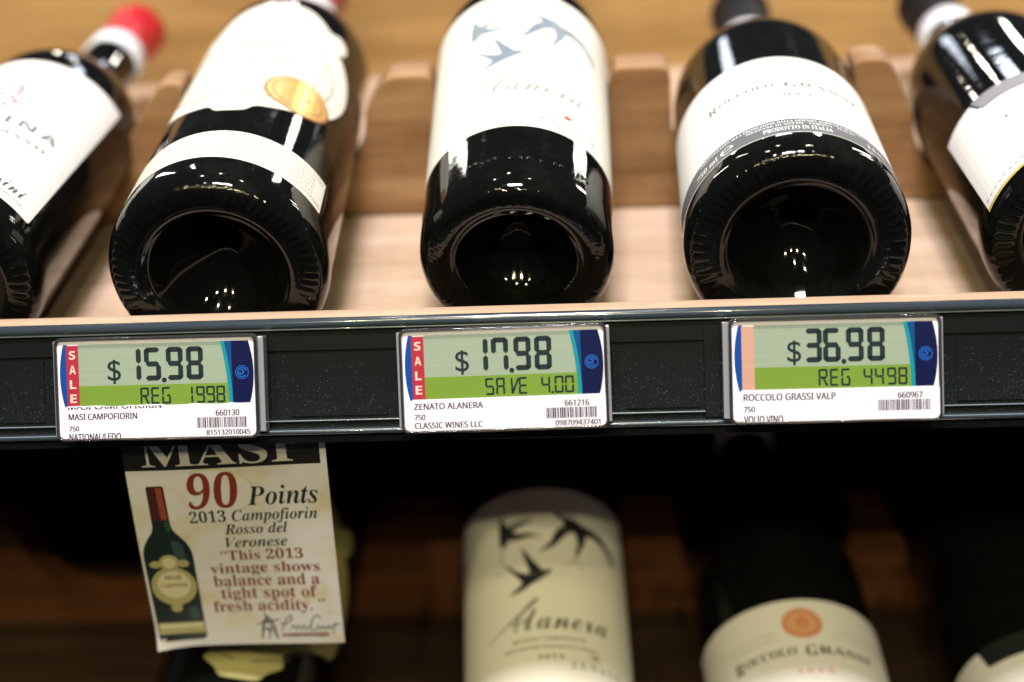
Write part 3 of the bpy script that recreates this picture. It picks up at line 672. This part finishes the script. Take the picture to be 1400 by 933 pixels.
    em = ring_polys(*uw(72.6, 14.4), 2.6, 2.6, .35, 24) + ring_polys(*uw(72.6, 14.4), 1.9, 1.9, .5, 20, 20, 320) + ring_polys(*uw(72.4, 14.3), 1.0, 1.0, .55, 14, 180, 480)
    flat('blue_emblem', poly_bm(em), 'emblem', t, 7.30, .08)
    flat('side_strip', poly_bm([pbox(4.7, 3.0, 9.4, wb)]), 'lcd_red' if sale else 'lcd_pink', t, 7.16)
    if sale:
        lt2 = []
        for ch, w0 in zip('SALE', (4.9, 10.4, 15.9, 21.2)): lt2.append(text_bm(ch, 'sans_b', *R4(5.8, w0, 8.3, w0 + 3.2)))
        flat('sale_letters', join(*lt2), 'sale_ink', t, 7.22, .05)
    # LCD characters
    P = []
    xs = {4: (31.6, 34.9, 43.4, 51.2)}[4]
    for q_, (ch, u0) in enumerate(zip(price.replace('.', ''), xs)):
        if q_ == 0 and ch != '1': u0 = 28.0
        ww = 6.5
        if ch == '1': P += seg_char('1', *R4(u0 - 4.5 + .3, 4.3, u0 + 2.1, 16.7), 1.9)
        else: P += seg_char(ch, *R4(u0, 4.3, u0 + ww, 16.7), 1.9)
    P.append([uw(*p) for p in ell(42.5, 16.6, .95, .95, 14)])
    dl = text_bm('$', 'sans_b', *R4(dollar_x, 8.6, dollar_x + 5.2, 17.6))
    P2 = []
    for ch, u0 in row2:
        if ch == 'v': P2 += stroke([uw(42.2, 19.6), uw(42.5, 25.0), uw(44.8, 19.6)], .75)
        elif ch == '.': P2.append([uw(*p) for p in ell(u0, 25.2, .5, .5, 10)])
        elif ch == '1': P2 += seg_char('1', *R4(u0 - 2.2, 19.2, u0 + 1.2, 25.5), .75, .12)
        else: P2 += seg_char(ch, *R4(u0, 19.2, u0 + 3.4, 25.5), .75, .12)
    flat('price_digits', join(poly_bm(P), dl), 'lcd_ink', t, 7.19, .05)
    flat('small_digits', poly_bm(P2), 'lcd_ink', t, 7.19, .05)
    # paper ticket slipped over the lower edge
    top = [(4.2, paper_top)] + ([(4.2 + i * 2.45, paper_top + rnd.uniform(-.25, .25)) for i in range(1, 30)] if cutline else []) + [(W_ - .9, paper_top - (.1))]
    corners = pp(top[::-1]) + [uw(4.2, H - 1.0), uw(W_ - .9, H - 1.0)]
    rads = [1.2] + [0] * (len(top) - 2) + [.4] + [1.4, 1.4]
    tk = flat('paper_ticket', poly_bm([rounded(corners, rads, 4)]), 'ticket', t, 7.75, .25)
    tx = []
    for s__, u0, u1, w0, w1 in lines:
        bm_ = text_bm(s__, 'sans', *R4(u0, w0, u1, w1))
        clip(bm_, 1, uw(0, H - 1.05)[1], True)
        tx.append(bm_)
    if cutline:
        bm_ = text_bm(cutline, 'sans', *R4(5.0, paper_top - 1.1, 41, paper_top + 1.25)); clip(bm_, 1, uw(0, paper_top + .35)[1], False); tx.append(bm_)
    tx.append(text_bm(code, 'sans', *R4(62.0, 28.2, 71.0, 30.4)))
    if digits: tx.append(text_bm(digits, 'sans', *R4(58.2, 35.6, 75.0, 37.5)))
    t1 = join(*tx); t2 = t1.copy(); shift(t2, lambda x, y: (x + .17, y + .03))
    build('ticket_text', join(thick_flat(t1, 7.80, .03), thick_flat(t2, 7.815, .03)), 'ink_violet', tk)
    B_, u = [], 54.8
    while u < 73.6:
        w = rnd.choice((.22, .22, .35, .55)); B_.append(pbox(u, 30.9, min(u + w, 73.8), 34.8)); u += w + rnd.choice((.2, .2, .3, .45))
    flat('barcode', poly_bm(B_), 'ink_violet', tk, 7.80, .03)
    return t
GR = 'electronic price tags clipped to the rail'
price_tag('clear cased price tag reading 15.98 above the MASI card', -131.6, 20.4, .0, '15.98', [('R', 33.0), ('E', 37.2), ('G', 41.4), ('1', 52.2), ('9', 54.6), ('9', 58.5), ('8', 62.4)], 20.6,
          [('MASI CAMPOFIORIN', 5.0, 31.5, 28.5, 30.8), ('750', 5.0, 8.8, 33.2, 35.0), ('NATIONAL/LEDO', 5.0, 25, 36.0, 38.6)], '660130', '815132010045', True, 4, GR, 1, 'MASI CAMPOFIORIN', 25.7)
price_tag('clear cased price tag reading 17.98 with SAVE 4.00 on its green band', -1.6, 20.1, .55, '17.98', [('S', 32.2), ('A', 36.3), ('v', 41), ('E', 44.9), ('4', 53.4), ('.', 57.6), ('0', 58.4), ('0', 62.3)], 21.2,
          [('ZENATO ALANERA', 5.0, 31, 27.8, 30.1), ('750', 5.0, 9, 31.9, 33.9), ('CLASSIC WINES LLC', 5.0, 30.6, 34.9, 37.1)], '661216', '098709437401', True, 8, GR, 0)
price_tag('clear cased price tag reading 36.98 with a faded pink side strip', 119.6, 19.9, -.1, '36.98', [('R', 33.0), ('E', 37.2), ('G', 41.4), ('4', 49.6), ('4', 53.8), ('9', 58.3), ('8', 62.4)], 21.6,
          [('ROCCOLO GRASSI VALP', 5.0, 39, 27.8, 30.3), ('750', 5.0, 9, 32.4, 34.4), ('VOLIO VINO', 5.0, 19.4, 35.8, 38.8)], '660967', None, False, 15, GR, -1)

# ------------------------------------------------------------------ shelf card
ca = R(1.1)
cm_ = Matrix.Translation((-151.9 * K, -34.4 * K, -23.0 * K)) @ Matrix.Scale(1.009, 4) @ Matrix.Rotation(-ca, 4, 'Y') @ Matrix.Rotation(R(90), 4, 'X')
card = thing('shelf_card', 'hanging paper card reading MASI 90 Points with a printed bottle, under the left price tag', 'shelf card', cm_)
def cu_(u, w): return (u - .052 * w, -w)          # card space: left edge u = 0, w down
def curl(x, y):
    w = -y; u = x + .052 * w
    return -.00035 * (w + 4) ** 2 * .6 + 2.6 * max(0, (w - 88) / 14) ** 2 * max(0, 1 - u / 20) ** 2 + .5 * math.sin(u * .06 + w * .03)
def card_part(name, bm, m, off, parent=None, sheet=False):
    for v in bm.verts: v.co.x, v.co.y = cu_(v.co.x, v.co.y)
    cut(bm, 4, 0); cut(bm, 3, 1)
    bmesh.ops.triangulate(bm, faces=[f for f in bm.faces if len(f.verts) > 4])
    for f in bm.faces:
        if f.normal.z < 0: f.normal_flip()
    for v in bm.verts: v.co.z = curl(v.co.x, v.co.y) + off
    if sheet:
        r_ = bmesh.ops.extrude_edge_only(bm, edges=[e for e in bm.edges if e.is_boundary])
        for v in r_['geom']:
            if isinstance(v, bmesh.types.BMVert): v.co.z -= .22
    return build(name, bm, m, parent or card, False)
sheet = card_part('paper_sheet', poly_bm([rect(0, -5, 79, 102.2)]), 'card', 0, None, True)
def ctext(t, sty, u0, w0, u1, w1, **kw):          # box given with w down, baseline w1
    bm = text_bm(t, sty, u0, -w1, u1, -w0, **kw)
    for v in bm.verts: v.co.y = -v.co.y
    return bm
card_part('header_band', poly_bm([rect(-.0, -5, 76.6, 10.2)]), 'card_head', .05, sheet)
card_part('header_name', ctext('MASI', 'serif', 7, -4.6, 66, 8.7), 'card_letter', .10, sheet)
card_part('score', ctext('90', 'serif_it', 23.0, 12.0, 43.0, 29.6, shear=.12), 'card_red', .08, sheet)
card_part('vine_tint', poly_bm(ring_polys(33, 22, 17, 12, 1.0, 30, -120, 60)), 'card_lime', .035, sheet)
card_part('black_text', join(ctext('Points', 'serif_it', 46.3, 19.6, 74.3, 29.0), ctext('2013 Campofiorin', 'serif_it', 22.3, 30.5, 73.2, 38.0), ctext('Rosso del', 'serif_it', 35.4, 37.6, 60.8, 43.0),
          ctext('Veronese', 'serif_it', 34.9, 44.5, 60, 49.8)), 'card_ink', .08, sheet)
card_part('red_text', join(ctext('\u201cThis 2013', 'serif', 32.3, 50.9, 65.7, 56.3), ctext('vintage shows', 'serif', 27.2, 57.6, 71.9, 64.6), ctext('balance and a', 'serif', 27.7, 64.0, 71.3, 70.0),
          ctext('tight spot of', 'serif', 30, 70.6, 69.7, 78.4), ctext('fresh acidity. \u201d', 'serif', 26.0, 77.6, 72.4, 85.4)), 'card_red', .08, sheet)
# printed bottle
bo = rounded([(6.9, 17.6), (13.9, 17.6), (14.1, 34), (14.4, 39), (21.2, 48), (21.2, 98.4), (1.2, 98.4), (1.0, 48), (6.9, 39), (6.9, 34)], [1, 1, 1, 3, 6, 3, 3, 6, 3, 1], 6)
card_part('printed_bottle', poly_bm([bo]), 'card_bottle', .07, sheet)
card_part('printed_capsule', poly_bm([rounded([(6.9, 17.6), (13.9, 17.6), (14.2, 34.2), (7.0, 34.4)], [1, 1, 0, 0])]), 'card_cap', .09, sheet)
card_part('capsule_sheen', poly_bm([[(10.6, 18.4), (13.0, 18.4), (13.6, 34.0), (11.0, 34.0)]]), 'card_cap_lit', .11, sheet)
card_part('bottle_sheen', poly_bm([rounded([(13, 44), (17.5, 46), (18.4, 56), (16, 60), (13.5, 52)], 2), rounded([(15.5, 80), (19.6, 80), (19.6, 87), (16.2, 87)], 1), [(11.6, 35), (13.6, 35), (13.9, 40), (12.4, 40)]]), 'card_sheen', .09, sheet)
card_part('printed_oval', poly_bm([ell(11.3, 68.5, 9.3, 10.2, 30), ell(10.8, 80, 2.4, 2.6, 14), ell(11.0, 56, 4.2, 4.2, 18), ell(5.4, 56.6, 2.6, 1.9, 12), ell(16.6, 56.6, 2.6, 1.9, 12)]), 'card_olive', .10, sheet)
card_part('oval_face', poly_bm([ell(11.5, 67.5, 6.8, 7.3, 26), ell(11.0, 56, 2.8, 2.8, 14)]), 'card_olive_l', .12, sheet)
card_part('oval_text', join(ctext('MASI', 'serif', 8.0, 62.5, 14.8, 64.8)), 'card_ink', .14, sheet)
card_part('oval_text', join(ctext('CAMPOFIORIN', 'serif', 6.0, 67, 17, 69)), 'card_red', .14, sheet)
card_part('printed_band', poly_bm([rect(1.7, 88.4, 20.9, 94.6)]), 'card_olive', .10, sheet)
card_part('band_face', poly_bm([rect(2.2, 89.2, 20.4, 91.4)]), 'card_olive_l', .12, sheet)
# mill and signature
mill = stroke([(44.4, 99), (46.0, 89)], .8) + stroke([(51, 99), (49.4, 89)], .8) + stroke([(44.6, 94), (50.8, 94)], .6) + stroke([(46, 89.5), (47.7, 86.8), (49.4, 89.5), (46, 89.5)], .7) + stroke([(43.2, 91), (52.4, 88.6)], .6) + stroke([(46.6, 85), (49, 94)], .6) + stroke([(47.7, 94), (47.7, 99)], .6) + stroke([(45.6, 91.5), (50, 96.8)], .4)
sg = stroke(spline([(53, 95), (55, 89.5), (57.4, 86.5), (57.6, 89), (54.4, 91.5), (53, 90.5)]), .4, .5) + stroke(spline([(57.0, 94), (58.4, 92), (59.2, 94.2), (60.4, 92), (61.4, 94.2), (62.6, 92), (63.4, 94.4), (65, 92.4)]), .45) \
    + stroke(spline([(70, 88), (68.4, 86.6), (66.4, 89), (65.4, 94.4), (67.4, 94.6), (68.6, 92.4), (69.6, 94.4), (70.8, 92.4), (71.6, 94.4), (73, 92.4), (73.6, 94.2), (75, 92), (76.4, 91.4)]), .45) + stroke(spline([(74.8, 97), (75.4, 93), (77, 91.2), (77.6, 92.6)]), .35)
card_part('signature', poly_bm(mill + sg), 'card_ink', .08, sheet)
card_part('red_line', join(ctext('CAMPOFIORIN', 'serif', 53, 95.8, 72.8, 98.6), poly_bm([rect(53, 96.9, 72.8, 97.7)])), 'card_red', .08, sheet)
